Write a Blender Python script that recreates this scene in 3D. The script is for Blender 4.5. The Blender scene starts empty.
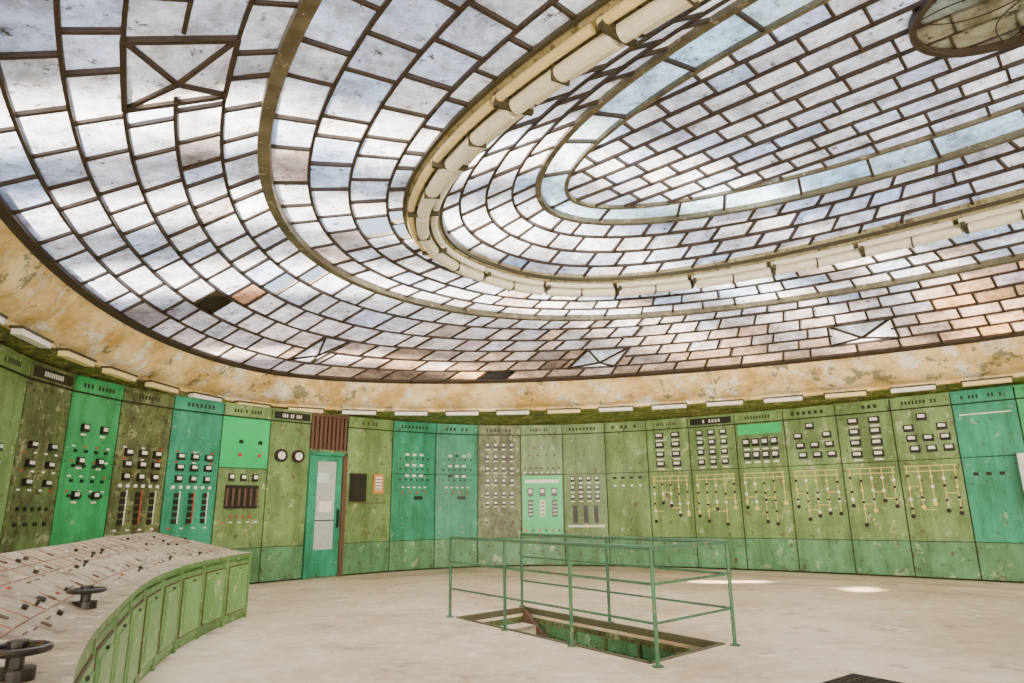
import bpy, math, random
from mathutils import Vector, Matrix
random.seed(7)
PHI=-0.7442; CP,SP=math.cos(PHI),math.sin(PHI)
EYE=1.3
# ---------------------------------------------------------------- helpers
def sg(v): return -1.0 if v<0 else 1.0
def ringpt(R,t):
    a,b,h,n,cx,cy=R
    c,s=math.cos(t),math.sin(t)
    u=a*sg(c)*abs(c)**(2/n); v=b*sg(s)*abs(s)**(2/n)
    return Vector((cx+u*CP-v*SP, cy+u*SP+v*CP, h+EYE))
def off(R,d,h=None): return (R[0]+d,R[1]+d,R[2] if h is None else h,R[3],R[4],R[5])
WALL=(11.444,7.219,0.0,2.967,4.133,6.212)
A2=(12.07,7.85,2.143,1.694,3.70,5.33)
A =(11.45,7.03,2.755,1.743,3.68,5.344)
B =(7.32,4.82,3.377,2.107,3.674,5.348)
C =(5.45,2.915,3.452,2.351,3.582,5.41)
D =(4.141,1.97,3.854,1.927,3.64,5.372)
D2=(3.80,1.46,3.90,1.927,3.64,5.372)
E =(0.80,0.64,3.88,2.0,4.05,4.34)

class MB:
    def __init__(s): s.v=[];s.f=[];s.m=[];s.c=[];s.mats=[]
    def mi(s,mat):
        if mat not in s.mats: s.mats.append(mat)
        return s.mats.index(mat)
    def face(s,pts,mat,col=(1,1,1)):
        k=len(s.v); s.v+= [tuple(p) for p in pts]; s.f.append(tuple(range(k,k+len(pts)))); s.m.append(s.mi(mat)); s.c.append(col)
    def box8(s,P,mat):
        k=len(s.v); s.v+=[tuple(p) for p in P]; m=s.mi(mat)
        for q in ((0,3,2,1),(4,5,6,7),(0,1,5,4),(1,2,6,5),(2,3,7,6),(3,0,4,7)):
            s.f.append(tuple(k+i for i in q)); s.m.append(m); s.c.append((1,1,1))
    def bar(s,p,q,w,up,dn,mat,ext=0.0):
        e=(q-p); 
        if e.length<1e-6: return
        e.normalize(); side=e.cross(Vector((0,0,1)))
        if side.length<1e-4: side=Vector((1,0,0))
        side.normalize(); n=side.cross(e)
        p=p-e*ext; q=q+e*ext; a=side*(w/2)
        s.box8([p-a-n*dn,p+a-n*dn,q+a-n*dn,q-a-n*dn,p-a+n*up,p+a+n*up,q+a+n*up,q-a+n*up],mat)
    def tube(s,pts,r,mat,seg=8,cap=True):
        m=s.mi(mat); k0=len(s.v); n=len(pts)
        for i,p in enumerate(pts):
            d=(pts[min(i+1,n-1)]-pts[max(i-1,0)]).normalized()
            a=d.cross(Vector((0,0,1)))
            if a.length<1e-3: a=Vector((1,0,0))
            a.normalize(); b=d.cross(a)
            for j in range(seg):
                t=2*math.pi*j/seg
                s.v.append(tuple(p+a*r*math.cos(t)+b*r*math.sin(t)))
        for i in range(n-1):
            for j in range(seg):
                a=k0+i*seg+j; b=k0+i*seg+(j+1)%seg
                s.f.append((a,b,b+seg,a+seg)); s.m.append(m); s.c.append((1,1,1))
        if cap:
            s.f.append(tuple(k0+j for j in range(seg))[::-1]); s.m.append(m); s.c.append((1,1,1))
            s.f.append(tuple(k0+(n-1)*seg+j for j in range(seg))); s.m.append(m); s.c.append((1,1,1))
    def obj(s,name,smooth=False,color=False,parent=None):
        me=bpy.data.meshes.new(name); me.from_pydata(s.v,[],s.f)
        for m in s.mats: me.materials.append(m)
        me.polygons.foreach_set('material_index',s.m)
        if smooth: me.polygons.foreach_set('use_smooth',[True]*len(s.f))
        if color:
            at=me.color_attributes.new('Col','FLOAT_COLOR','CORNER')
            arr=[]
            for f,c in zip(s.f,s.c): arr+= [c[0],c[1],c[2],1.0]*len(f)
            at.data.foreach_set('color',arr)
        me.update()
        o=bpy.data.objects.new(name,me); bpy.context.scene.collection.objects.link(o)
        if parent: o.parent=parent
        return o
class Frame:
    """local frame: x = along wall (viewer's right), z up, y = out of the wall"""
    def __init__(s,mb,o,ex,ey,ez=Vector((0,0,1))): s.mb=mb;s.o=o;s.ex=ex;s.ey=ey;s.ez=ez
    def P(s,x,y,z): return s.o+s.ex*x+s.ey*y+s.ez*z
    def box(s,x0,x1,y0,y1,z0,z1,mat):
        P=s.P
        s.mb.box8([P(x0,y0,z0),P(x1,y0,z0),P(x1,y1,z0),P(x0,y1,z0),P(x0,y0,z1),P(x1,y0,z1),P(x1,y1,z1),P(x0,y1,z1)],mat)
    def disc(s,x,z,r,y0,y1,mat,seg=16):
        k=[(x+r*math.cos(2*math.pi*i/seg),z+r*math.sin(2*math.pi*i/seg)) for i in range(seg)]
        s.mb.face([s.P(a,y1,b) for a,b in k],mat)
        for i in range(seg):
            a=k[i];b=k[(i+1)%seg]
            s.mb.face([s.P(a[0],y0,a[1]),s.P(b[0],y0,b[1]),s.P(b[0],y1,b[1]),s.P(a[0],y1,a[1])],mat)
# ---------------------------------------------------------------- materials
def newmat(name):
    m=bpy.data.materials.new(name); m.use_nodes=True; nt=m.node_tree
    return m,nt,nt.nodes['Principled BSDF']
def plain(name,col,rough=.5,metal=0):
    m,nt,b=newmat(name); b.inputs['Base Color'].default_value=(*col,1); b.inputs['Roughness'].default_value=rough; b.inputs['Metallic'].default_value=metal
    tc=nt.nodes.new('ShaderNodeTexCoord'); no=nt.nodes.new('ShaderNodeTexNoise'); no.inputs['Scale'].default_value=14; no.inputs['Detail'].default_value=4
    nt.links.new(tc.outputs['Object'],no.inputs['Vector'])
    mx=nt.nodes.new('ShaderNodeMixRGB'); mx.inputs[1].default_value=(col[0]*.7,col[1]*.7,col[2]*.7,1); mx.inputs[2].default_value=(min(1,col[0]*1.15),min(1,col[1]*1.15),min(1,col[2]*1.15),1)
    nt.links.new(no.outputs['Fac'],mx.inputs[0]); nt.links.new(mx.outputs[0],b.inputs['Base Color'])
    return m
def paint(name,base,dark,chip,thr=.62,scale=1.6,rough=.45,chip2=None,bump=.15,c2=.375,soft=.012,c2soft=.015,s2=2.2,s3=4.3,grime=None,gs=(3.5,3.5,.7)):
    m,nt,b=newmat(name); L=nt.links.new
    tc=nt.nodes.new('ShaderNodeTexCoord'); mp=nt.nodes.new('ShaderNodeMapping')
    L(tc.outputs['Object'],mp.inputs['Vector'])
    def noise(sc,det,ro=.6,w=0,vec=None):
        n=nt.nodes.new('ShaderNodeTexNoise'); n.inputs['Scale'].default_value=sc; n.inputs['Detail'].default_value=det; n.inputs['Roughness'].default_value=ro; n.inputs['Distortion'].default_value=w
        L(vec or mp.outputs[0],n.inputs['Vector']); return n
    n1=noise(scale,6,.65); n2=noise(scale*s2,14,.72,.1)
    r1=nt.nodes.new('ShaderNodeValToRGB'); r1.color_ramp.elements[0].position=.36; r1.color_ramp.elements[1].position=.62
    r1.color_ramp.elements[0].color=(*dark,1); r1.color_ramp.elements[1].color=(*base,1)
    L(n1.outputs['Fac'],r1.inputs[0])
    r2=nt.nodes.new('ShaderNodeValToRGB'); r2.color_ramp.elements[0].position=thr-soft; r2.color_ramp.elements[1].position=thr+soft
    r2.color_ramp.elements[0].color=(0,0,0,1); r2.color_ramp.elements[1].color=(1,1,1,1)
    L(n2.outputs['Fac'],r2.inputs[0])
    mx=nt.nodes.new('ShaderNodeMixRGB'); L(r2.outputs[0],mx.inputs[0]); L(r1.outputs[0],mx.inputs[1]); mx.inputs[2].default_value=(*chip,1)
    out=mx.outputs[0]
    if chip2:
        n3=noise(scale*s3,12,.72,.1)
        r3=nt.nodes.new('ShaderNodeValToRGB'); r3.color_ramp.elements[0].position=c2-c2soft; r3.color_ramp.elements[1].position=c2+c2soft
        r3.color_ramp.elements[0].color=(1,1,1,1); r3.color_ramp.elements[1].color=(0,0,0,1)
        L(n3.outputs['Fac'],r3.inputs[0])
        mx2=nt.nodes.new('ShaderNodeMixRGB'); L(r3.outputs[0],mx2.inputs[0]); L(out,mx2.inputs[1]); mx2.inputs[2].default_value=(*chip2,1); out=mx2.outputs[0]
    if grime:
        mp2=nt.nodes.new('ShaderNodeMapping'); mp2.inputs['Scale'].default_value=gs; L(tc.outputs['Object'],mp2.inputs['Vector'])
        n4=noise(1.0,7,.7,0,mp2.outputs[0]); r4=nt.nodes.new('ShaderNodeValToRGB'); r4.color_ramp.elements[0].position=.38; r4.color_ramp.elements[1].position=.58
        r4.color_ramp.elements[0].color=(*grime,1); r4.color_ramp.elements[1].color=(1,1,1,1); L(n4.outputs['Fac'],r4.inputs[0])
        mm=nt.nodes.new('ShaderNodeMixRGB'); mm.blend_type='MULTIPLY'; mm.inputs[0].default_value=1; L(out,mm.inputs[1]); L(r4.outputs[0],mm.inputs[2]); out=mm.outputs[0]
    L(out,b.inputs['Base Color']); b.inputs['Roughness'].default_value=rough
    bp=nt.nodes.new('ShaderNodeBump'); bp.inputs['Strength'].default_value=bump; bp.inputs['Distance'].default_value=.02; bp.invert=True
    L(r2.outputs[0],bp.inputs['Height']); L(bp.outputs[0],b.inputs['Normal'])
    return m
GM=(.60,.58,.48)
OL=paint('paint_olive',(.22,.37,.13),(.14,.25,.08),(.40,.48,.26),.595,1.3,.4,(.12,.10,.04),c2=.395,c2soft=.03,grime=GM,s2=3.2,s3=6)
OL2=paint('paint_olive_worn',(.17,.25,.085),(.095,.13,.045),(.34,.37,.20),.57,1.6,.45,(.08,.055,.025),c2=.43,c2soft=.04,grime=(.48,.44,.34),s2=3,s3=5)
GR=paint('paint_green_bright',(.04,.45,.15),(.028,.33,.11),(.26,.48,.22),.625,1.4,.38,(.06,.16,.05),c2=.375,c2soft=.03,grime=GM,s2=3.2,s3=6)
TE=paint('paint_teal',(.03,.37,.21),(.02,.26,.15),(.24,.44,.30),.615,1.4,.38,(.06,.13,.07),c2=.38,c2soft=.03,grime=GM,s2=3.2,s3=6)
GR2=paint('paint_green_vivid',(.012,.58,.16),(.01,.48,.13),(.2,.5,.25),.68,1.6,.35)
PL=paint('paint_plinth',(.14,.37,.17),(.09,.25,.11),(.34,.48,.28),.60,1.2,.45,(.09,.09,.04),c2=.40,c2soft=.04,grime=GM,s2=3.2,s3=6)
BAND=paint('paint_wall_band',(.24,.31,.06),(.11,.14,.03),(.50,.44,.18),.56,2.2,.6,(.05,.045,.02),c2=.45,c2soft=.03)
CREAM=paint('plaster_cream',(1.0,.84,.46),(.92,.69,.31),(.34,.33,.20),.575,1.0,.8,(1.0,.98,.88),bump=.5,c2=.44,s2=2.0,s3=2.6,grime=(.62,.50,.30),gs=(1.4,1.4,1.8),soft=.005)
BEAM=paint('beam_cream',(.42,.38,.20),(.26,.23,.12),(.12,.10,.05),.58,3,.6,(.10,.08,.035),c2=.42,c2soft=.04)
BEAMD=plain('beam_dark',(.06,.052,.022),.6)
STEEL=plain('glazing_bar_steel',(.045,.030,.018),.6)
RIB=paint('rib_metal',(.17,.155,.09),(.08,.07,.04),(.33,.30,.2),.6,4,.5)
FLOORM=paint('floor_concrete',(1.0,.85,.64),(.80,.63,.43),(.62,.46,.31),.585,.4,.42,(1.0,.96,.86),bump=.03,c2=.42,soft=.05,c2soft=.08,s2=4.0,s3=11,grime=(.78,.72,.62),gs=(.5,.5,.5))
DESKT=paint('desk_top',(.52,.45,.31),(.34,.29,.19),(.22,.14,.08),.565,1.8,.45,(.70,.64,.48),c2=.43,c2soft=.04,soft=.03)
DESKG=paint('desk_green',(.15,.31,.09),(.085,.20,.05),(.46,.48,.28),.60,2.2,.45,(.08,.06,.025),c2=.40,c2soft=.03)
DESKG2=paint('desk_green_light',(.20,.40,.13),(.13,.29,.085),(.48,.54,.32),.595,2.5,.45,(.11,.09,.04),c2=.39,c2soft=.03)
BLK=plain('bakelite_black',(.010,.009,.008),.35)
DRK=plain('gap_dark',(.016,.018,.008),.8)
WHT=plain('meter_face_white',(.88,.87,.76),.4)
SIGND=plain('sign_lettering',(.02,.024,.012),.5)
YEL=plain('mimic_yellow',(.82,.64,.20),.5)
RED=plain('mimic_red',(.55,.05,.03),.5)
ORG=plain('box_orange',(.65,.26,.06),.5)
PNK=plain('desk_mimic_line',(.38,.19,.12),.5)
BRN=plain('louvre_brown',(.13,.07,.04),.7)
GLS=plain('door_glass',(.50,.56,.54),.15)
RAILM=paint('railing_paint',(.035,.155,.07),(.025,.10,.045),(.25,.17,.10),.6,6,.4)
LAMP=plain('lamp_diffuser',(.98,.96,.86),.4)
LAMPY=plain('lamp_diffuser_aged',(.95,.74,.34),.4)
TROUGH=plain('trough_enamel',(.98,.93,.72),.35)
PINK=plain('floor_trace',(.60,.30,.19),.6)
CONC=plain('concrete_step',(.78,.68,.50),.8)
GRATE=plain('grate_metal',(.06,.055,.05),.5,.5)
SCREEN=plain('sun_screen_grey',(.35,.33,.30),.9)
PALE=plain('cabinet_pale',(.60,.84,.86),.4)
KERB=plain('hatch_edge',(.10,.095,.05),.6)
# frosted wired glass panes - translucent, lit by the sky
def glassmat():
    m=bpy.data.materials.new('frosted_glass'); m.use_nodes=True; nt=m.node_tree; nt.nodes.clear(); L=nt.links.new
    out=nt.nodes.new('ShaderNodeOutputMaterial'); at=nt.nodes.new('ShaderNodeVertexColor'); at.layer_name='Col'
    tc=nt.nodes.new('ShaderNodeTexCoord')
    def layer(scale,det,ro,p0,p1,c0,dist=0):
        n=nt.nodes.new('ShaderNodeTexNoise'); n.inputs['Scale'].default_value=scale; n.inputs['Detail'].default_value=det; n.inputs['Roughness'].default_value=ro; n.inputs['Distortion'].default_value=dist
        L(tc.outputs['Object'],n.inputs['Vector'])
        r=nt.nodes.new('ShaderNodeValToRGB'); r.color_ramp.elements[0].position=p0; r.color_ramp.elements[0].color=(*c0,1); r.color_ramp.elements[1].position=p1; r.color_ramp.elements[1].color=(1,1,1,1)
        L(n.outputs['Fac'],r.inputs[0]); return r.outputs[0]
    src=at.outputs[0]
    for lay in (layer(.8,8,.7,.36,.60,(.52,.52,.56)),layer(3.5,12,.8,.40,.58,(.50,.46,.40),.2),layer(9,12,.8,.38,.44,(.20,.14,.09))):
        m1=nt.nodes.new('ShaderNodeMixRGB'); m1.blend_type='MULTIPLY'; m1.inputs[0].default_value=1; L(src,m1.inputs[1]); L(lay,m1.inputs[2]); src=m1.outputs[0]
    tr=nt.nodes.new('ShaderNodeBsdfTranslucent'); L(src,tr.inputs[0])
    df=nt.nodes.new('ShaderNodeBsdfDiffuse'); L(src,df.inputs[0])
    gl=nt.nodes.new('ShaderNodeBsdfGlossy'); gl.inputs['Roughness'].default_value=.25
    a=nt.nodes.new('ShaderNodeMixShader'); a.inputs[0].default_value=.12; L(tr.outputs[0],a.inputs[1]); L(df.outputs[0],a.inputs[2])
    b=nt.nodes.new('ShaderNodeMixShader'); b.inputs[0].default_value=.03; L(a.outputs[0],b.inputs[1]); L(gl.outputs[0],b.inputs[2])
    L(b.outputs[0],out.inputs[0]); return m
GLASS=glassmat()
# ---------------------------------------------------------------- ceiling glazing
def arcparam(R0,R1,n=1440):
    T=[2*math.pi*i/n for i in range(n+1)]
    P=[(ringpt(R0,t)+ringpt(R1,t))/2 for t in T]
    acc=[0.0]
    for i in range(n): acc.append(acc[-1]+(P[i+1]-P[i]).length)
    return T,acc
def t_at(T,acc,s):
    s%=acc[-1]
    lo,hi=0,len(acc)-1
    while hi-lo>1:
        m=(lo+hi)//2
        if acc[m]<=s: lo=m
        else: hi=m
    return T[lo]+(T[hi]-T[lo])*(s-acc[lo])/max(1e-9,acc[hi]-acc[lo])
def mixc(a,b,f): return tuple(x+(y-x)*f for x,y in zip(a,b))
BLUE=(.40,.58,.92); WHITE=(.94,.96,.98); GREY=(.50,.50,.55); WARM=(.60,.42,.29); BROWN=(.17,.11,.07)
HOLES=[(-1.4,7.48),(-3.0,9.0)]  # panes left out on purpose so sun patches reach the floor
def zone(name,R0,R1,rows,step,colfn,blocks=(),barw=.03,stagger=True):
    mb=MB(); T,acc=arcparam(R0,R1); tot=acc[-1]
    def S(t,s): 
        return ringpt(R0,t).lerp(ringpt(R1,t),s)
    def inblk(t,s):
        for (t0,t1,s0,s1) in blocks:
            if t0<t<t1 and s0+.01<s<s1-.01: return True
        return False
    n=max(8,int(tot/step))
    for r in range(rows):
        s0,s1=r/rows,(r+1)/rows
        ph=(.5 if (r%2 and stagger) else 0)
        cuts=[]
        for i in range(n):
            a=(i+ph+random.uniform(-.2,.2))*tot/n
            cuts.append(t_at(T,acc,a))
        cuts.sort()
        for (b0,b1,bs0,bs1) in blocks:
            if bs0<(s0+s1)/2<bs1:
                cuts=[c for c in cuts if not(b0-.015<c<b1+.015)]+[b0,b1]
        cuts.sort()
        m=len(cuts)
        for i in range(m):
            ta=cuts[i]; tb=cuts[(i+1)%m]
            if tb<ta: tb+=2*math.pi
            tm=(ta+tb)/2; sm=(s0+s1)/2
            mb.bar(S(ta,s0),S(ta,s1),barw,.015,.03,STEEL)
            if inblk(tm%(2*math.pi),sm): continue
            pc=S(tm,sm)
            if any((pc.x-h[0])**2+(pc.y-h[1])**2<.14 for h in HOLES): continue
            col=colfn(tm%(2*math.pi),sm)
            k=max(1,int((tb-ta)/.05))
            zj=Vector((0,0,random.uniform(-.006,.012)))
            for q in range(k):
                x0=ta+(tb-ta)*q/k; x1=ta+(tb-ta)*(q+1)/k
                mb.face([S(x0,s0)+zj,S(x1,s0)+zj,S(x1,s1)+zj,S(x0,s1)+zj],GLASS,col)
        if r>0:
            N=220
            for i in range(N):
                a=t_at(T,acc,tot*i/N); b=t_at(T,acc,tot*(i+1)/N) if i<N-1 else 2*math.pi
                if inblk((a+b)/2,s0): continue
                mb.bar(S(a,s0),S(b,s0),barw,.015,.03,STEEL,.004)
    for (t0,t1,a,b) in blocks:
        c=[S(t0,a),S(t1,a),S(t1,b),S(t0,b)]; mid=sum(c,Vector())/4+Vector((0,0,-.10))
        for i in range(4):
            mb.face([c[i],c[(i+1)%4],mid],GLASS,mixc(GREY,WHITE,random.random()))
            mb.bar(c[i],mid,barw,.02,.03,STEEL); mb.bar(c[i],c[(i+1)%4],barw*1.3,.02,.04,STEEL)
    return mb.obj(name,color=True)
def dim(c,f): return tuple(x*f for x in c)
def col_outer(t,s):
    warm=max(0,1-abs(t-2.4)/1.5)*max(0,1-s*.95)
    base=mixc(BLUE,WHITE,random.random())
    base=mixc(base,GREY,random.random()*.8)
    if t>3.0: base=mixc(base,(.46,.54,.76),.3)
    base=mixc(base,WARM,min(1,1.8*warm*random.uniform(.5,1.2)))
    if random.random()<.05+.35*warm: base=mixc(base,BROWN,random.uniform(.3,.9))
    if t<2.9 and random.random()<.14*warm: base=mixc(base,(.85,.45,.18),.6)
    if 1.36<t<1.70: base=mixc(base,(1.0,.50,.16),random.uniform(.35,.95))
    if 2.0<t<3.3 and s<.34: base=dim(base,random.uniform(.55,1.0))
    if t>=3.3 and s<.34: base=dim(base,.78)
    if 3.54<t<3.62 and .33<s<.5: base=(.02,.012,.008)
    if 3.50<t<3.56 and .5<s<.66: base=(.30,.16,.10)
    if 2.5<t<2.54 and s<.17: base=(.01,.01,.01)
    return base
def col_mid(t,s):
    base=mixc(BLUE,WHITE,random.random())
    base=mixc(base,GREY,random.random()*.6)
    if random.random()<.10: base=mixc(base,WARM,.7)
    if random.random()<.03: base=mixc(base,BROWN,.6)
    return base
def col_in(t,s):
    return mixc(mixc(BLUE,WHITE,random.random()),(.68,.66,.74),random.random()*.7)
def col_band(t,s): return mixc((.40,.68,1.0),(.66,.86,1.0),random.random())
zone('ceiling_glazing_outer',off(A,-.05),B,6,.55,col_outer,blocks=[(1.77,1.88,.167,.5),(2.28,2.38,.167,.5),(1.45,1.53,.167,.5),(3.08,3.18,.167,.5),(4.20,4.30,.5,.833),(5.0,5.1,.167,.5)],barw=.030)
zone('ceiling_glazing_middle',B,C,4,.50,col_mid,barw=.030)
zone('ceiling_glazing_inner',off(C,-.12),D,4,.48,col_in,barw=.028)
zone('ceiling_glazing_band',D,D2,1,.75,col_band,barw=.03,stagger=False)
# crown: straight coursed panes inside the inner oval
mb=MB()
def uv(u,v,z=D2[2]+EYE): return Vector((D2[4]+u*CP-v*SP,D2[5]+u*SP+v*CP,z))
def vmax(u):
    k=1-(abs(u)/D2[0])**D2[3]
    return D2[1]*k**(1/D2[3]) if k>0 else 0.0
nv=10; dv=2*D2[1]/nv
for r in range(nv):
    v0=-D2[1]+dv*r; v1=v0+dv
    u=-D2[0]+(.0 if r%2 else .22)
    while u<D2[0]:
        w_=.46*random.uniform(.8,1.2); ua,ub=max(u,-D2[0]),min(u+w_,D2[0]); K_=4; col=col_in(0,0)
        zj=random.uniform(0,.012)
        for q in range(K_):
            a=ua+(ub-ua)*q/K_; b=ua+(ub-ua)*(q+1)/K_; ma,mb_=vmax(a),vmax(b)
            A0,A1=max(v0,-ma),min(v1,ma); B0,B1=max(v0,-mb_),min(v1,mb_)
            if A1<=A0 and B1<=B0: continue
            if A1<=A0: A0=A1=(A0+A1)/2 if False else (ma if v0>0 else -ma)
            if B1<=B0: B0=B1=(mb_ if v0>0 else -mb_)
            mb.face([uv(a,A0)+Vector((0,0,zj)),uv(b,B0)+Vector((0,0,zj)),uv(b,B1)+Vector((0,0,zj)),uv(a,A1)+Vector((0,0,zj))],GLASS,col)
        m_=vmax(ub); c0,c1=max(v0,-m_),min(v1,m_)
        if c1>c0: mb.bar(uv(ub,c0),uv(ub,c1),.024,.015,.028,STEEL)
        u+=w_
    if r>0:
        k=1-(abs(v0)/D2[1])**D2[3]; um=D2[0]*k**(1/D2[3]) if k>0 else 0
        if um>.1: mb.bar(uv(-um,v0),uv(um,v0),.026,.015,.03,STEEL)
mb.obj('ceiling_glazing_crown',color=True)
# swept ribs
def sweep(mb,R,prof,mat,N=260,t0=0,t1=2*math.pi,closed=True):
    rows=[]
    for i in range(N+1):
        t=t0+(t1-t0)*i/N
        p=ringpt(R,t); p1=ringpt(R,t+1e-3); p0=ringpt(R,t-1e-3)
        d=(p1-p0); d.z=0
        d.normalize(); nrm=Vector((d.y,-d.x,0))
        rows.append([p+nrm*a+Vector((0,0,b)) for a,b in prof])
    m=len(prof)
    for i in range(N):
        for j in range(m if closed else m-1):
            k=(j+1)%m
            mb.face([rows[i][j],rows[i+1][j],rows[i+1][k],rows[i][k]],mat)
def rib(name,R,prof,mat):
    mb=MB(); sweep(mb,R,prof,mat); return mb.obj(name)
rib('ceiling_rib_outer',B,[(-.055,-.08),(.055,-.08),(.065,.03),(-.065,.03)],RIB)
rib('ceiling_rib_oval',D,[(-.035,-.06),(.035,-.06),(.04,.04),(-.04,.04)],RIB)
rib('ceiling_rib_crown',D2,[(-.022,-.04),(.022,-.04),(.022,.03),(-.022,.03)],RIB)
rib('ceiling_frame_edge',A,[(-.06,-.04),(.03,-.08),(.05,.05),(-.06,.05)],STEEL)
mb=MB()
sweep(mb,C,[(-.20,-.04),(-.16,-.08),(.16,-.08),(.20,-.04),(.22,.06),(-.22,.06)],BEAM)
sweep(mb,C,[(-.235,-.065),(-.20,-.065),(-.20,-.02),(-.235,-.02)],BEAMD)
sweep(mb,C,[(.20,-.065),(.235,-.065),(.235,-.02),(.20,-.02)],BEAMD)
beam=mb.obj('ceiling_light_beam')
mb=MB(); T,acc=arcparam(C,C); tot=acc[-1]; nl=24
for i in range(nl):
    for radial,r_,mt,sh,dz in ((.0,.075,TROUGH,0,.18),(-.135,.042,TROUGH,.06,.12),(.135,.042,LAMPY,-.06,.12)):
        s0=tot*(i+.03+sh)/nl; s1=tot*(i+.97+sh)/nl
        pts=[]
        K=6
        for q in range(K+1):
            a=t_at(T,acc,s0+(s1-s0)*q/K)
            pts.append(ringpt(off(C,radial),a)-Vector((0,0,dz)))
        mb.tube(pts,r_,mt,12)
    t=t_at(T,acc,tot*i/nl); 
    p=ringpt(off(C,-.17),t)-Vector((0,0,.12)); q=ringpt(off(C,.17),t)-Vector((0,0,.12)); mb.bar(p,q,.05,.03,.08,BEAMD)
    s0=tot*(i+.5)/nl; t=t_at(T,acc,s0); mb.bar(ringpt(off(C,-.08),t)-Vector((0,0,.18)),ringpt(off(C,.08),t)-Vector((0,0,.18)),.02,.09,.078,BEAMD)
mb.obj('beam_strip_light_fixtures')
# crown rosette
mb=MB(); N=40
c=Vector((E[4],E[5],E[2]+EYE-.03))
for i in range(N):
    a=ringpt(E,2*math.pi*i/N); b=ringpt(E,2*math.pi*(i+1)/N)
    mb.face([a,b,c],GLASS,(.50,.46,.26))
for i in range(4):
    t=math.pi/2*i+.3
    e=ringpt(E,t)
    for sgn in (-1,1):
        pts=[]
        for q in range(9):
            f=q/8; m_=c.lerp(e,f); d=(e-c).cross(Vector((0,0,1))).normalized(); pts.append(m_+d*sgn*.14*math.sin(math.pi*f)+Vector((0,0,-.01)))
        mb.tube(pts,.006,STEEL,5)
sweep(mb,E,[(-.025,-.06),(.025,-.06),(.025,.06),(-.025,.06)],STEEL,60)
mb.obj('ceiling_rosette',color=True)
# cornice cove
mb=MB(); rings=[]
N=240
for i in range(N+1):
    t=2*math.pi*i/N; a=ringpt(A2,t); b=ringpt(A,t); col=[]
    inn=(b-a); inn.z=0; inn.normalize()
    col.append(a-inn*.25); col.append(a); col.append(a+Vector((0,0,.06))+inn*.01)
    for k in range(1,8):
        f=k/8; p=a.lerp(b,f)+Vector((0,0,-.10*math.sin(math.pi*f)))+Vector((0,0,.06*(1-f))); col.append(p)
    col.append(b+Vector((0,0,-.03))); col.append(b+inn*.04+Vector((0,0,.02)))
    rings.append(col)
for i in range(N):
    for j in range(len(rings[0])-1):
        mb.face([rings[i][j],rings[i+1][j],rings[i+1][j+1],rings[i][j+1]],CREAM)
mb.obj('trim_cornice')
mb=MB()
for i in range(N):
    q=[]
    for t in (2*math.pi*i/N,2*math.pi*(i+1)/N):
        a=ringpt(off(A2,.1),t); c0=Vector((A2[4],A2[5],a.z)); q+= [a+Vector((0,0,.02)),c0+(a-c0)*2.0+Vector((0,0,.02))]
    if 0.9<2*math.pi*i/N<3.9: continue
    mb.face([q[0],q[2],q[3],q[1]],CREAM)
mb.obj('ceiling')
# ---------------------------------------------------------------- wall path
n=6000
T_w=[2*math.pi*i/n for i in range(n+1)]; P_w=[ringpt(WALL,t) for t in T_w]; ac=[0.0]
for i in range(n): ac.append(ac[-1]+(P_w[i+1]-P_w[i]).length)
def wp(s,z=0):
    t=t_at(T_w,ac,s); p=ringpt(WALL,t); return Vector((p.x,p.y,z))
bounds=[37.52,36.52,35.52,34.52,33.52,32.52,31.62,30.71,29.55,28.43,27.36,26.3,25.26,24.21,23.19,22.19,21.13,20.08,19.03,18.02,17.0,16.03]
left=[37.52+i for i in range(4,0,-1)]; right=[16.03-.98*i for i in range(1,7)]
smax,smin=left[0],right[-1]
K=120
zt=2.06+EYE
wallpts=[wp(smin+(smax-smin)*i/K) for i in range(K+1)]
pe=wallpts[-1]; ps=wallpts[0]
back=[Vector((pe.x-.6,pe.y-3,0)),Vector((-6.5,-5.0,0)),Vector((ps.x+1.5,-6.0,0))]
allp=wallpts+back
def outset(p,d):
    c=Vector((WALL[4],WALL[5],0)); v=(p-c); v.z=0; return p+v.normalized()*d
mb=MB()
for i in range(K):
    a=outset(allp[i],.14); b=outset(allp[i+1],.14)
    mb.face([a,b,b+Vector((0,0,zt)),a+Vector((0,0,zt))],BAND)
mb.obj('wall_back')
zc=A2[2]+EYE+.02
mb=MB(); a=outset(wallpts[-1],.14); b=back[0]; c=back[1]
for p,q in ((a,b),(b,c)): mb.face([p,q,q+Vector((0,0,zc)),p+Vector((0,0,zc))],CREAM)
mb.obj('wall_left')
mb=MB(); a=back[2]; b=outset(wallpts[0],.14)
mb.face([a,b,b+Vector((0,0,zc)),a+Vector((0,0,zc))],CREAM); mb.obj('wall_right')
mb=MB(); a=back[1]; b=back[2]; up=lambda p,z: p+Vector((0,0,z))
mb.face([a,b,up(b,.4),up(a,.4)],CREAM); mb.face([up(a,3.35),up(b,3.35),up(b,14),up(a,14)],CREAM); mb.obj('wall_front')  # tall upper part is added, unseen, keeps the rear glow off the skylight
mb=MB()
for k in range(9): mb.bar(up(a.lerp(b,k/8),.4),up(a.lerp(b,k/8),3.35),.08,.04,.04,STEEL)
for z in (.4,1.9,3.35): mb.bar(up(a,z),up(b,z),.07,.04,.04,STEEL)
mb.obj('rear_fill_opening')  # added opening with bars behind the camera, lets fill light in
mb=MB()
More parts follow.
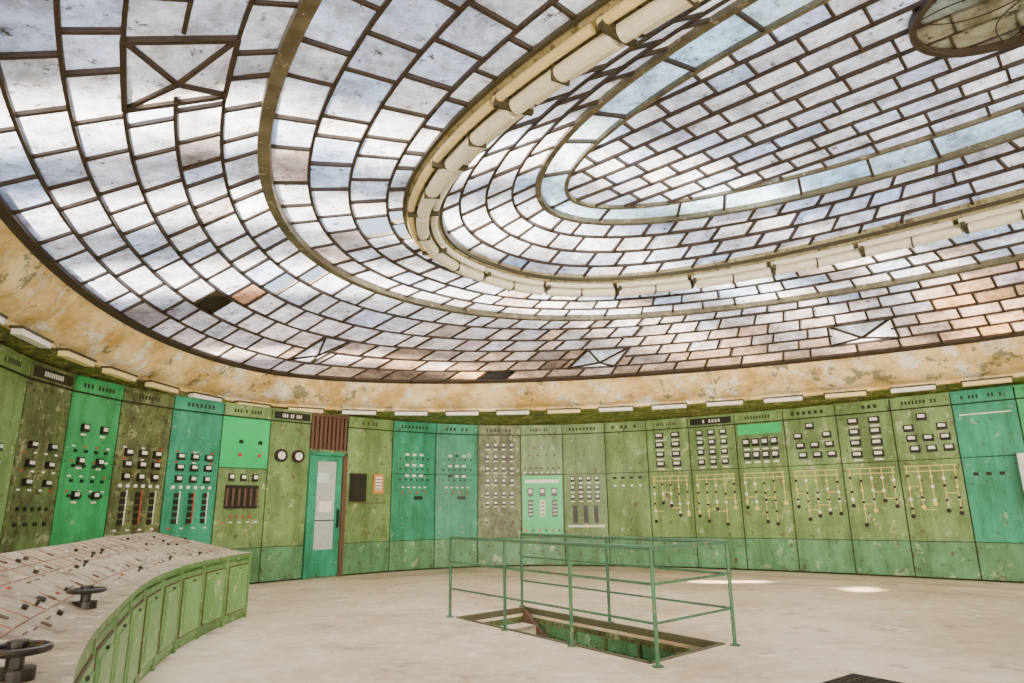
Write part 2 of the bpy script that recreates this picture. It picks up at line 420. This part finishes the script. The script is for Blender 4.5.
for i in range(K):
    s0=smin+(smax-smin)*i/K; s1=smin+(smax-smin)*(i+1)/K
    q=[]
    for s in (s0,s1):
        p=outset(wp(s,zt),.14)
        c=Vector((A2[4],A2[5],0)); d=p-c
        u=d.x*CP+d.y*SP; v=-d.x*SP+d.y*CP
        rr=(abs(u/A2[0])**A2[3]+abs(v/A2[1])**A2[3])**(1/A2[3])
        pa=Vector((c.x+d.x/rr,c.y+d.y/rr,A2[2]+EYE))
        dn=Vector((d.x,d.y,0)).normalized()
        q.append((p,pa+dn*.1))
    mb.face([q[0][0],q[1][0],q[1][1],q[0][1]],BAND)
mb.obj('wall_upper_band')
# ---------------------------------------------------------------- instrument panels
def meter(F,x,z,w,h,y=.0,face=True):
    F.box(x-w/2,x+w/2,y,y+.05,z-h/2,z+h/2,BLK)
    if face: F.box(x-w*.34,x+w*.34,y+.05,y+.056,z-h*.12,z+h*.34,WHT)
def nameplates(F,w,z0,z1,mat,board=False):
    F.box(-w/2+.012,w/2-.012,-.02,.02,z0,z1,mat)
    if board: F.box(-w*.44,w*.44,.02,.03,z0+.03,z1-.03,BLK)
    k=random.randint(6,11); L=random.uniform(.4,.7)*w; x=-L/2; cw=L/k
    for i in range(k):
        if random.random()<.15: x+=cw; continue
        y0=.03 if board else .02
        F.box(x,x+cw*.55,y0,y0+.004,(z0+z1)/2-.035,(z0+z1)/2+.035,WHT if board else SIGND); x+=cw
def rowdots(F,x0,x1,z,n,w=.035,h=.03,m=None):
    for i in range(n):
        x=x0+(x1-x0)*(i/(n-1) if n>1 else .5); F.box(x-w/2,x+w/2,0,.025,z-h/2,z+h/2,m or BLK)
def tags(F,w,z,n):
    for i in range(n):
        x=-w*.34+w*.68*i/(n-1); F.box(x-.03,x+.03,0,.008,z-.012,z+.012,WHT if random.random()<.75 else RED)
EH=EYE
Z0,Z1,Z2,Z3,Z4=0.0,EH-.64,EH+.83,EH+1.79,EH+2.04
def mimic(F,w):
    y=.010
    zt_=Z2-.12
    F.box(-w*.42,w*.42,.0,y,zt_,zt_+.014,YEL); F.box(-w*.42,w*.42,.0,y,zt_-.1,zt_-.086,YEL)
    for k in range(5):
        x=-w*.38+k*w*.19; ln=random.uniform(.55,1.05)
        F.box(x-.007,x+.007,0,y,zt_-ln,zt_,YEL)
        for j in range(4):
            z=zt_-.2-.2*j+random.uniform(-.04,.04)
            if z<zt_-ln: break
            if random.random()<.5: F.disc(x,z,.026,0,.02,BLK if random.random()<.6 else YEL,10)
            else: F.box(x-.025,x+.025,0,.02,z-.025,z+.025,BLK if random.random()<.5 else WHT)
        if random.random()<.6 and k<4:
            z=zt_-random.uniform(.3,.8); F.box(x,x+w*.19,0,y,z,z+.013,YEL)
        F.disc(x,zt_-ln-.04,.04,0,.015,YEL if random.random()<.3 else BLK,12)
    for k in range(5): F.box(-w*.38+k*w*.19-.03,-w*.38+k*w*.19+.03,0,.012,zt_-.62,zt_-.6,WHT)
def topmeters(F,w,cols,rows,z0=None,z1=None,mw=.11,mh=.09):
    z0=z0 or Z2+.2; z1=z1 or Z3-.22
    for r in range(rows):
        for c_ in range(cols):
            x=(c_-(cols-1)/2)*w*.72/cols*1.05; z=z1-(z1-z0)*(r/(rows-1) if rows>1 else 0)
            meter(F,x,z,mw,mh,0)
            F.box(x-mw*.4,x+mw*.4,0,.01,z-mh*.95,z-mh*.72,WHT)
def panel(i,s0,s1,kind):
    a=wp(s0); b=wp(s1); ex=(b-a); w=ex.length; ex.normalize(); ey=Vector((ex.y,-ex.x,0))
    mid=(a+b)/2
    cc=Vector((WALL[4],WALL[5],0))
    if (cc-mid).dot(ey)<0: ey=-ey
    mb=MB(); F=Frame(mb,mid,ex,ey)
    g=.012
    up={'olive':OL,'olive2':OL2,'bright':GR,'teal':TE}
    col,sub=kind[0],kind[1]
    M=up[col]; ML=M; MU=M
    F.box(-w/2,w/2,-.08,-.012,Z0,Z4,DRK)
    F.box(-w/2+g,w/2-g,-.02,.0,Z0+.03,Z1-.014,PL)
    F.box(-w/2,w/2,-.02,.02,Z0,Z0+.03,DRK)
    if sub=='L5': MU=GR2
    split= sub not in('LA','LB','LC','LD','L6','P7')
    if split:
        F.box(-w/2+g,w/2-g,-.02,0,Z1,Z2-.008,ML); F.box(-w/2+g,w/2-g,-.02,0,Z2+.008,Z3,MU)
    else: F.box(-w/2+g,w/2-g,-.02,0,Z1,Z3,ML)
    F.box(-w/2,w/2,-.02,.028,Z3+.002,Z3+.022,DRK)
    nameplates(F,w,Z3+.022,Z4-.02,M,board=(i in (4,9,19)))
    F.box(-w/2,w/2,-.03,.045,Z4-.02,Z4,M)
    for zz in (Z1+.06,Z2-.06,Z2+.06,Z3-.06):
        for xx in (-w/2+.05,w/2-.05): F.disc(xx,zz,.009,0,.008,BLK,6)
    if sub=='LA':
        for r in range(4): rowdots(F,-w*.3,w*.3,Z2+.1-.22*r,4,.05,.045); tags(F,w,Z2+.17-.22*r,4)
        for r in range(3): topmeters(F,w,2,1,Z2+.5,Z2+.45-.5*r,.12,.12)
    elif sub=='LB':
        for r in range(5):
            for c_ in range(3):
                if random.random()<.8: meter(F,(c_-1)*w*.25,Z2+.0-.2*r,.10,.10)
    elif sub=='LC':
        for r in range(2):
            for c_ in range(3): meter(F,(c_-1)*w*.27,Z2+.15-.19*r,.14,.12)
            tags(F,w,Z2+.24-.19*r,3)
        for c_ in range(3):
            meter(F,(c_-1)*w*.27,Z2-.24,.12,.13)
            for r in range(5): F.box((c_-1)*w*.27-.04,(c_-1)*w*.27+.04,0,.03,Z2-1.0+.11*r,Z2-.92+.11*r,BLK)
            F.box((c_-1)*w*.27+.055,(c_-1)*w*.27+.075,0,.01,Z2-1.0,Z2-.45,RED if c_==1 else WHT)
        rowdots(F,-w*.35,w*.35,Z2-.38,6,.05,.05,WHT)
        tags(F,w,Z2-1.08,4)
    elif sub=='LD':
        for r in range(3):
            for c_ in range(2): meter(F,(c_-.5)*w*.42,Z2+.1-.25*r,.15,.1)
            tags(F,w,Z2+.0-.25*r,4)
        rowdots(F,-w*.3,w*.3,Z2-.75,5,.04,.05); rowdots(F,-w*.3,w*.3,Z2-.95,4,.06,.05)
    elif sub=='L5':
        for c_ in (-1,0,1): meter(F,c_*w*.24,Z2-.18,.11,.14)
        F.box(-w*.33,w*.33,0,.03,Z2-.75,Z2-.32,BLK)
        for k in range(6): F.box(-w*.3+k*w*.12-.02,-w*.3+k*w*.12+.02,.03,.04,Z2-.7,Z2-.38,BRN)
        rowdots(F,-w*.1,w*.3,Z2+.5,2,.07,.07,BLK); rowdots(F,-w*.1,w*.3,Z2+.25,2,.06,.06,RED)
        rowdots(F,-w*.2,w*.2,Z2-.9,4,.03,.05,RED); tags(F,w,Z2-1.0,5)
    elif sub=='L6':
        for xx in (-w*.22,w*.2):
            F.disc(xx,Z2+.28,.13,0,.06,BLK,24); F.disc(xx,Z2+.28,.08,.06,.065,WHT,24); F.box(xx-.005,xx+.005,.065,.07,Z2+.27,Z2+.35,BLK)
    elif sub=='P7':
        F.box(-w*.42,-w*.08,0,.05,Z2-.62,Z2-.02,BLK); F.box(-w*.36,-w*.14,.05,.055,Z2-.56,Z2-.08,DRK)
        F.box(w*.08,w*.3,0,.05,Z2-.45,Z2-.02,ORG); F.box(w*.12,w*.26,.05,.06,Z2-.38,Z2-.08,TROUGH)
        for r in range(4): F.box(w*.12,w*.26,.06,.065,Z2-.36+.07*r,Z2-.34+.07*r,BRN)
        F.box(-w*.42,w*.35,0,.03,Z2-.66,Z2-.64,BRN)
    elif sub=='P8':
        for r in range(3):
            for c_ in range(3): F.box((c_-1)*w*.16-.05,(c_-1)*w*.16+.04,0,.02,Z2+.42-.24*r,Z2+.47-.24*r,WHT if random.random()<.7 else BLK)
            rowdots(F,-w*.32,w*.32,Z2+.35-.24*r,6,.035,.035)
        rowdots(F,-w*.25,w*.25,Z2-.3,5,.06,.03,WHT); rowdots(F,-w*.25,w*.25,Z2-.42,4,.03,.05,RED); F.box(w*.02,w*.2,0,.02,Z2-.58,Z2-.5,BLK)
    elif sub=='P10':
        topmeters(F,w,4,4,Z2-.15,Z3-.25,.10,.12)
        for r in range(2): topmeters(F,w,4,1,Z2,Z2-.45-.22*r,.10,.10)
        rowdots(F,-w*.3,w*.3,Z1+.35,4,.05,.05)
    elif sub=='P11':
        F.box(-w*.46,w*.46,0,.012,Z1+.02,Z2-.03,GR2)
        F.box(-w*.40,w*.40,.012,.025,Z2-.20,Z2-.12,WHT)
        for c_ in range(3):
            F.box((c_-1)*w*.28-.07,(c_-1)*w*.28+.07,.012,.05,Z2-.52,Z2-.32,BLK); F.box((c_-1)*w*.28-.045,(c_-1)*w*.28+.045,.05,.055,Z2-.44,Z2-.35,WHT)
            F.box((c_-1)*w*.28-.06,(c_-1)*w*.28+.06,.012,.045,Z2-1.0,Z2-.6,BLK if c_!=1 else WHT)
            for r in range(4): F.box((c_-1)*w*.28-.04,(c_-1)*w*.28+.04,.045,.05,Z2-.96+.09*r,Z2-.93+.09*r,WHT if c_!=1 else BLK)
        for k in range(6): F.box(-w*.38+k*w*.152-.025,-w*.38+k*w*.152+.025,.012,.03,Z1+.12,Z1+.18,BLK if k%2 else RED)
        rowdots(F,-w*.4,w*.4,Z2+.15,7,.05,.04); rowdots(F,-w*.4,w*.4,Z2+.05,7,.05,.03,WHT)
        topmeters(F,w,3,1,Z2,Z3-.3,.12,.03)
        rowdots(F,-w*.3,w*.3,Z3-.5,4,.04,.04,BLK)
    elif sub=='P12':
        topmeters(F,w,4,3,Z2-.55,Z2-.12,.11,.12)
        for c_ in range(3): F.box((c_-1)*w*.24-.05,(c_-1)*w*.24+.05,0,.04,Z2-1.15,Z2-.75,BLK); 
        F.box(-w*.42,w*.42,0,.015,Z2-1.25,Z2-1.2,WHT)
    elif sub=='P13':
        rowdots(F,-w*.3,w*.3,Z2-.12,4,.09,.05); rowdots(F,-w*.3,w*.3,Z2-.3,4,.06,.04,WHT)
    elif sub=='R':
        topmeters(F,w,3 if i%2 else 2,4,Z2+.16,Z3-.14,.15 if i%2 else .20,.13)
        mimic(F,w)
    elif sub=='RG':
        F.box(-w*.44,w*.44,0,.012,Z3-.24,Z3-.02,GR2); topmeters(F,w,4,2,Z2+.26,Z3-.42,.15,.17); mimic(F,w)
    elif sub=='R5':
        for r in range(4):
            for c_ in range(3): 
                if (r+c_)%2 or r>1: meter(F,(c_-1)*w*.27+.03*r,Z3-.16-.2*r,.17,.13)
        mimic(F,w)
    elif sub=='RP':
        rowdots(F,-w*.3,w*.1,Z2-.3,3,.08,.06)
        F.box(-w*.4,w*.4,0,.008,Z3-.2,Z3-.18,WHT)
    mb.obj('control_panel')
kinds=[('olive','LB'),('olive2','LC'),('olive','LA'),('olive','LB')]+\
 [('olive2','LD'),('bright','LA'),('olive2','LC'),('teal','LC'),('olive','L5'),('olive','L6'),None,
  ('olive','P7'),('teal','P8'),('teal','P8'),('olive2','P10'),('olive','P11'),('olive','P12'),('olive','P13'),('olive','R'),('olive','R'),('olive','RG'),('olive','R5'),('olive','R'),('olive','R5'),('teal','RP')]+\
 [('bright','RP'),('olive','R'),('olive','R5'),('teal','RP'),('olive','P13'),('olive','P13')]
allb=left+bounds+right
for i in range(len(allb)-1):
    k=kinds[i] if i<len(kinds) else ('olive','P13')
    if k is None: continue
    panel(i,allb[i],allb[i+1],k)
# ---------------------------------------------------------------- door
a=wp(31.62); b=wp(30.71); ex=(b-a); w=ex.length; ex.normalize(); ey=Vector((ex.y,-ex.x,0)); mid=(a+b)/2
if (Vector((WALL[4],WALL[5],0))-mid).dot(ey)<0: ey=-ey
root=bpy.data.objects.new('door_1',None); bpy.context.scene.collection.objects.link(root)
mb=MB(); F=Frame(mb,mid,ex,ey)
dh=EH+1.16
F.box(-w/2,-w/2+.07,-.08,.05,0,dh+.06,TE); F.box(w/2-.10,w/2,-.08,.05,0,dh+.06,BRN); F.box(-w/2,w/2,-.08,.05,dh,dh+.07,TE)
F.box(-w/2,w/2,-.08,-.06,dh+.07,Z4,DRK)
for k in range(9): 
    x=-w/2+.05+k*(w-.1)/8; F.box(x-.03,x+.03,-.06,.0,dh+.12,Z4-.05,BRN)
F.box(-w/2,w/2,-.03,.03,Z4-.06,Z4,BRN); F.box(-w/2,w/2,-.08,.04,dh+.07,dh+.12,OL2)
mb.obj('frame',parent=root)
mb=MB(); F=Frame(mb,mid,ex,ey); x0,x1=-w/2+.075,w/2-.11
F.box(x0,x0+.13,-.04,.02,.02,dh-.01,TE); F.box(x1-.13,x1,-.04,.02,.02,dh-.01,TE)
F.box(x0+.13,x1-.13,-.04,.02,.02,.55,TE); F.box(x0+.13,x1-.13,-.04,.02,dh-.12,dh-.01,TE)
F.box(x0+.13,x1-.13,-.02,-.01,.55,dh-.12,GLS); F.box(x0+.13,x1-.13,-.03,.0,1.12,1.14,DRK)
F.box(x0+.22,x1-.2,-.01,-.004,1.3,1.52,WHT); F.box(x0+.15,x1-.3,-.01,-.004,1.9,2.1,PALE)
F.box(x1-.09,x1-.05,.02,.07,.98,1.35,BLK); F.box(x0+.16,x1-.16,.02,.03,.12,.48,TE)
mb.obj('leaf',parent=root)
# ---------------------------------------------------------------- cornice strip lights
mb=MB(); T,acc=arcparam(A2,A2); tot=acc[-1]; nl=int(tot/1.12)
for i in range(nl):
    s=tot*(i+.2)/nl; R=off(A2,-.10)
    ta=t_at(T,acc,s-.36); tb=t_at(T,acc,s+.36)
    if abs(ta-tb)>1: continue
    pa=ringpt(R,ta)-Vector((0,0,.03)); pb=ringpt(R,tb)-Vector((0,0,.03))
    mb.bar(pa,pb,.12,.0,.07,LAMPY if random.random()<.35 else LAMP); mb.bar(pa,pb,.15,.03,.0,BEAMD,.02)
mb.obj('cornice_strip_lights')
a=wp(16.20); b=wp(15.8); ex=(b-a).normalized(); ey=Vector((ex.y,-ex.x,0))
if (Vector((WALL[4],WALL[5],0))-a).dot(ey)<0: ey=-ey
mb=MB(); F=Frame(mb,a,ex,ey)
F.box(.05,.36,.03,.18,EYE+.05,EYE+.85,PALE); F.box(.08,.33,.18,.195,EYE+.08,EYE+.82,WHT); F.disc(.2,EYE+.6,.09,.195,.21,GLS,20); F.box(.11,.29,.195,.205,EYE+.16,EYE+.36,BLK)
mb.obj('pale_device_cabinet')  # pale cabinet on the wall, its use is not identified
# ---------------------------------------------------------------- floor with stair opening
RA,RB,RC,RD=Vector((-.82,8.97,0)),Vector((1.2,6.12,0)),Vector((2.13,6.98,0)),Vector((.10,9.85,0))
cen=(RA+RB+RC+RD)/4
H=[p+(cen-p)*.07 for p in (RA,RB,RC,RD)]
O=[Vector((-14,24,0)),Vector((-14,-8,0)),Vector((22,-8,0)),Vector((22,24,0))]
mb=MB()
for i in range(4):
    j=(i+1)%4; mb.face([O[i],O[j],H[j],H[i]],FLOORM)
for i in range(4):
    j=(i+1)%4; dn=Vector((0,0,-.12))
    mb.face([H[i],H[j],H[j]+dn,H[i]+dn],FLOORM)
mb.obj('floor')
mb=MB()
for i in range(4):
    j=(i+1)%4; a=H[i]+Vector((0,0,-.1)); b=H[j]+Vector((0,0,-.1)); dn=Vector((0,0,-2.4))
    mb.face([a,b,b+dn,a+dn],PL)
    e=(b-a).normalized(); nn=(cen-(a+b)/2); nn.z=0; nn=(nn-e*nn.dot(e)).normalized()
    L=(b-a).length; Fm=Frame(mb,a,e,nn)
    Fm.box(0,L,.0,.02,-.06,.0,OL2); Fm.box(0,L,.0,.02,-.42,-.36,OL2)
    k=int(L/.16)
    for q in range(k):
        Fm.disc(.08+q*.16,-.03,.013,.02,.03,BRN,6); Fm.disc(.08+q*.16,-.2,.013,.0,.015,BRN,6)
    for q in range(int(L/.55)+1): Fm.box(q*.55,q*.55+.04,.0,.03,-.36,-.06,OL2)
mb.face([H[i]+Vector((0,0,-2.5)) for i in range(4)],DRK)
mb.obj('stairwell_lining')
mb=MB(); e=(H[1]-H[0]).normalized(); sd=(H[3]-H[0]).normalized(); Wd=(H[3]-H[0]).length
for k in range(9):
    o=H[0]+e*(.05+.28*k)+Vector((0,0,-.17*(k+1)))
    F=Frame(mb,o,e,sd); F.box(0,.31,.06,Wd-.06,-.04,0,CONC); F.box(.29,.31,.06,Wd-.06,-.17,0,CONC)
for y in (.04,Wd-.08):
    p=H[0]+sd*y+e*.05+Vector((0,0,-.12)); q=p+e*2.5+Vector((0,0,-1.55)); mb.bar(p,q,.05,.12,.14,BRN)
mb.obj('stair_flight')
mb=MB()
for i in range(4): mb.bar(H[i],H[(i+1)%4],.04,.012,.06,KERB,.02)
mb.obj('trim_hatch_frame')
# ---------------------------------------------------------------- railing
mb=MB(); RH=.96
def run(P,Q,posts):
    for f in posts:
        p=P.lerp(Q,f); mb.tube([p,p+Vector((0,0,RH))],.019,RAILM)
        mb.tube([p,p+Vector((0,0,.012))],.05,RAILM,10)
    for z,r in ((RH,.021),(.66,.012),(.34,.012)): mb.tube([P+Vector((0,0,z)),Q+Vector((0,0,z))],r,RAILM)
run(RA,RB,[0,.35,.68,1]); run(RB,RC,[]); run(RC,RD,[0,.5,1])
mb.obj('stair_railing')
mb=MB(); F=Frame(mb,Vector((2.55,5.42,.0)),Vector((.8,.6,0)),Vector((-.6,.8,0)))
F.box(-.3,.3,-.2,.2,.0,.006,DRK)
for k in range(13): F.box(-.3+k*.05-.008,-.3+k*.05+.008,-.2,.2,.006,.014,GRATE)
for k in range(5): F.box(-.3,.3,-.2+k*.1-.006,-.2+k*.1+.006,.006,.014,GRATE)
mb.obj('floor_grate')
mb=MB()
for d in (-1.0,-1.12,-2.3): 
    R=(WALL[0]+d,WALL[1]+d,-EYE,WALL[3],WALL[4],WALL[5])
    sweep(mb,R,[(-.018,.001),(-.018,.003),(.018,.003),(.018,.001)],PINK,160,1.0,3.1)
mb.obj('trim_floor_trace')
# ---------------------------------------------------------------- control desk
fr=[(-3.45,9.16),(-3.42,8.2),(-3.30,7.1),(-3.02,6.0),(-2.68,5.05),(-2.19,3.90),(-1.77,2.98),(-1.33,2.18),(-.85,1.45)]
bk=[(-4.95,9.5),(-4.75,8.5),(-4.42,7.4),(-3.95,6.25),(-3.52,5.0),(-3.15,3.95),(-2.85,3.0),(-2.45,2.0),(-2.0,1.0)]
def cr(pts,f):
    n=len(pts)-1; x=f*n; i=min(int(x),n-1); u=x-i
    g=lambda k: Vector((*pts[max(0,min(n,k))],0))
    a,b,c,d=g(i-1),g(i),g(i+1),g(i+2)
    return .5*((2*b)+(c-a)*u+(2*a-5*b+4*c-d)*u*u+(3*b-a-3*c+d)*u**3)
root=bpy.data.objects.new('control_desk',None); bpy.context.scene.collection.objects.link(root)
mb=MB(); NS=64; secs=[]
V=lambda p,z: Vector((p.x,p.y,z))
for i in range(NS+1):
    f=i/NS; a=cr(fr,f); b=cr(bk,f); d=(b-a).normalized()
    secs.append([V(a+d*.05,0),V(a+d*.05,.76),V(a,.76),V(a,.80),V(a+d*.16,.805),V(a.lerp(b,.5),.92),V(b,1.06),V(b,1.02),V(b-d*.04,1.02),V(b-d*.04,0)])
mats=[DESKG,DESKG,DESKG,DESKT,DESKT,DESKT,DESKG,DESKG,DESKG]
for i in range(NS):
    for j in range(9): mb.face([secs[i][j],secs[i+1][j],secs[i+1][j+1],secs[i][j+1]],mats[j])
for sct in (secs[0],secs[-1]):
    mb.face(sct,DESKG)
mb.obj('body',parent=root)
mb=MB()
arc=[0.0]; M=400; pp=[cr(fr,i/M) for i in range(M+1)]
for i in range(M): arc.append(arc[-1]+(pp[i+1]-pp[i]).length)
def fat(s):
    for i in range(M):
        if arc[i+1]>=s: return i/M+(s-arc[i])/(arc[i+1]-arc[i])/M
    return 1
nd=int(arc[-1]/.75)
for k in range(nd):
    s0=arc[-1]*k/nd; s1=arc[-1]*(k+1)/nd; f0,f1=fat(s0),fat(s1)
    a=cr(fr,f0); b=cr(fr,f1); d=((cr(bk,f0)-a).normalized()+(cr(bk,f1)-b).normalized()).normalized()
    a=a+d*.05;b=b+d*.05; e=(b-a); L=e.length; e.normalize(); o=Vector((e.y,-e.x,0)); 
    if o.dot(d)>0: o=-o
    F=Frame(mb,a,e,o)
    F.box(.03,L-.03,-.02,.018,.06,.72,DESKG)
    F.box(.07,L-.07,.0,.026,.11,.67,BRN)
    F.box(.085,L-.085,.0,.034,.125,.655,DESKG2)
    F.box(.13,L-.13,.03,.044,.17,.61,DESKG2)
    F.box(-.03,.03,-.02,.028,.0,.76,DESKG)
    F.box(L/2-.02,L/2+.02,.03,.05,.62,.635,BLK)
a=cr(fr,0)+Vector((-.06,0,0)); b=cr(bk,0); e=(b-a); L=e.length; e.normalize(); o=Vector((0,1,0))
F=Frame(mb,a,e,o); F.box(.1,L-.1,-.0,.02,.08,.70,DESKG2)
mb.obj('doors',parent=root)
mb=MB()
def deskfr(f,g):
    a=cr(fr,f); b=cr(bk,f); f2=f+.01 if f<.98 else f-.01; a2=cr(fr,f2); b2=cr(bk,f2)
    g0=lambda a,b,g: (V(a+(b-a).normalized()*.16,.805).lerp(V(a.lerp(b,.5),.92),g*2) if g<.5 else V(a.lerp(b,.5),.92).lerp(V(b,1.06),g*2-1))
    p=g0(a,b,g); q=g0(a2,b2,g); ey=(g0(a,b,min(1,g+.02))-g0(a,b,max(0,g-.02))).normalized(); ex=(q-p).normalized()
    n=ex.cross(ey); n=n if n.z>0 else -n
    return p,ex,ey,n.normalized()
for i in range(48):
    f=.01+.95*i/48
    for g in (.12,.3,.55,.66,.84):
        if random.random()<.4: continue
        p,ex,ey,nz=deskfr(f,g+random.uniform(-.03,.03)); F=Frame(mb,p,ex,ey,nz)
        r=random.random()
        if r<.25: F.box(-.015,.015,-.015,.015,0,.02,BLK)
        elif r<.5: F.box(-.02,.02,-.010,.010,0,.008,RED if random.random()<.3 else WHT)
        elif r<.58: mb.tube([p,p+nz*.03],.009,BLK); mb.tube([p+nz*.03,p+nz*.045],.017,BLK,10)
        elif r<.78: F.box(-.02,.02,-.025,.025,0,.006,BRN)
        else: F.box(-.04,.04,-.004,.004,0,.004,BRN)
    if i%2==0:
        for g in (.2,.6,.75): 
            p,ex,ey,nz=deskfr(f,g); q,_,_,_=deskfr(min(1,f+.035),g); mb.bar(p,q,.008,.004,.0,PNK)
            q2,_,_,_=deskfr(f,g+.2); mb.bar(p,q2,.006,.004,.0,PNK)
mb.obj('switches',parent=root)
def handwheel(f,g,R):
    mb=MB(); p,ex,ey,nz=deskfr(f,g)
    nz=Vector((0,0,1)); ex=Vector((1,0,0)); ey=Vector((0,1,0))
    mb.tube([p-nz*.01,p+nz*.03],R*.7,BLK,20); mb.tube([p+nz*.03,p+nz*.08],R*.3,BLK,12)
    c=p+nz*.085
    pts=[c+ex*R*math.cos(t)+ey*R*math.sin(t) for t in [2*math.pi*k/24 for k in range(25)]]
    mb.tube(pts,.012,BLK,8,False)
    for k in range(3):
        t=k*2.094+.3; mb.tube([c,c+ex*R*math.cos(t)+ey*R*math.sin(t)],.010,BLK,6)
    mb.tube([c-nz*.02,c+nz*.025],.03,BLK,12)
    mb.obj('handwheel',parent=root)
handwheel(.63,.03,.085); handwheel(.86,.02,.085)
# ---------------------------------------------------------------- added unseen screen with slits: shades the skylight, leaves strips of sun
mb=MB()
P0=Vector((-19,-22,0)); P1=Vector((-15,34,0)); e=(P1-P0).normalized(); L=(P1-P0).length
sl=[(19.3,.9),(21.3,.9),(23.7,1.2),(27.6,.5)]; s=0
for c0,wd in sl+[(L,0)]:
    a=P0+e*s; b=P0+e*(c0-wd/2 if wd else L)
    mb.face([a,b,b+Vector((0,0,24)),a+Vector((0,0,24))],SCREEN); s=c0+wd/2
mb.obj('sun_slit_screen')
# sky: cool overhead, warm fill glow added low behind viewer to light the room
w=bpy.data.worlds.new('World'); bpy.context.scene.world=w; w.use_nodes=True; nt=w.node_tree; L_=nt.links.new
bg=nt.nodes['Background']; bg.inputs[1].default_value=1.0
tc=nt.nodes.new('ShaderNodeTexCoord'); dot=nt.nodes.new('ShaderNodeVectorMath'); dot.operation='DOT_PRODUCT'; dot.inputs[1].default_value=Vector((.15,-.96,.22)).normalized()
L_(tc.outputs['Generated'],dot.inputs[0])
rp=nt.nodes.new('ShaderNodeValToRGB'); rp.color_ramp.elements[0].position=.62; rp.color_ramp.elements[1].position=.9
rp.color_ramp.elements[0].color=(0,0,0,1); rp.color_ramp.elements[1].color=(1,1,1,1)
L_(dot.outputs['Value'],rp.inputs[0])
mx=nt.nodes.new('ShaderNodeMixRGB'); L_(rp.outputs[0],mx.inputs[0]); mx.inputs[1].default_value=(1.35,1.6,1.95,1); mx.inputs[2].default_value=(31,27,21.5,1)
L_(mx.outputs[0],bg.inputs[0])
s=bpy.data.lights.new('sun','SUN'); s.energy=95; s.angle=.03; s.color=(1,.86,.70)
so=bpy.data.objects.new('sun',s); dr=Vector((.89,.46,-.58)).normalized(); so.rotation_euler=dr.to_track_quat('-Z','Y').to_euler(); bpy.context.scene.collection.objects.link(so)
cam=bpy.data.cameras.new('Camera'); cam.sensor_fit='HORIZONTAL'; cam.sensor_width=36; cam.lens=665/1024*36; cam.clip_end=200
co=bpy.data.objects.new('Camera',cam); bpy.context.scene.collection.objects.link(co)
th,ro=.2479,-.0114; c_,s_=math.cos(th),math.sin(th); cr_,sr_=math.cos(ro),math.sin(ro)
X=Vector((cr_,-sr_*s_,sr_*c_)); Y=Vector((-sr_,-cr_*s_,cr_*c_)); Zb=Vector((0,-c_,-s_))
M=Matrix(((X.x,Y.x,Zb.x,0),(X.y,Y.y,Zb.y,0),(X.z,Y.z,Zb.z,EYE),(0,0,0,1)))
co.matrix_world=M
bpy.context.scene.camera=co
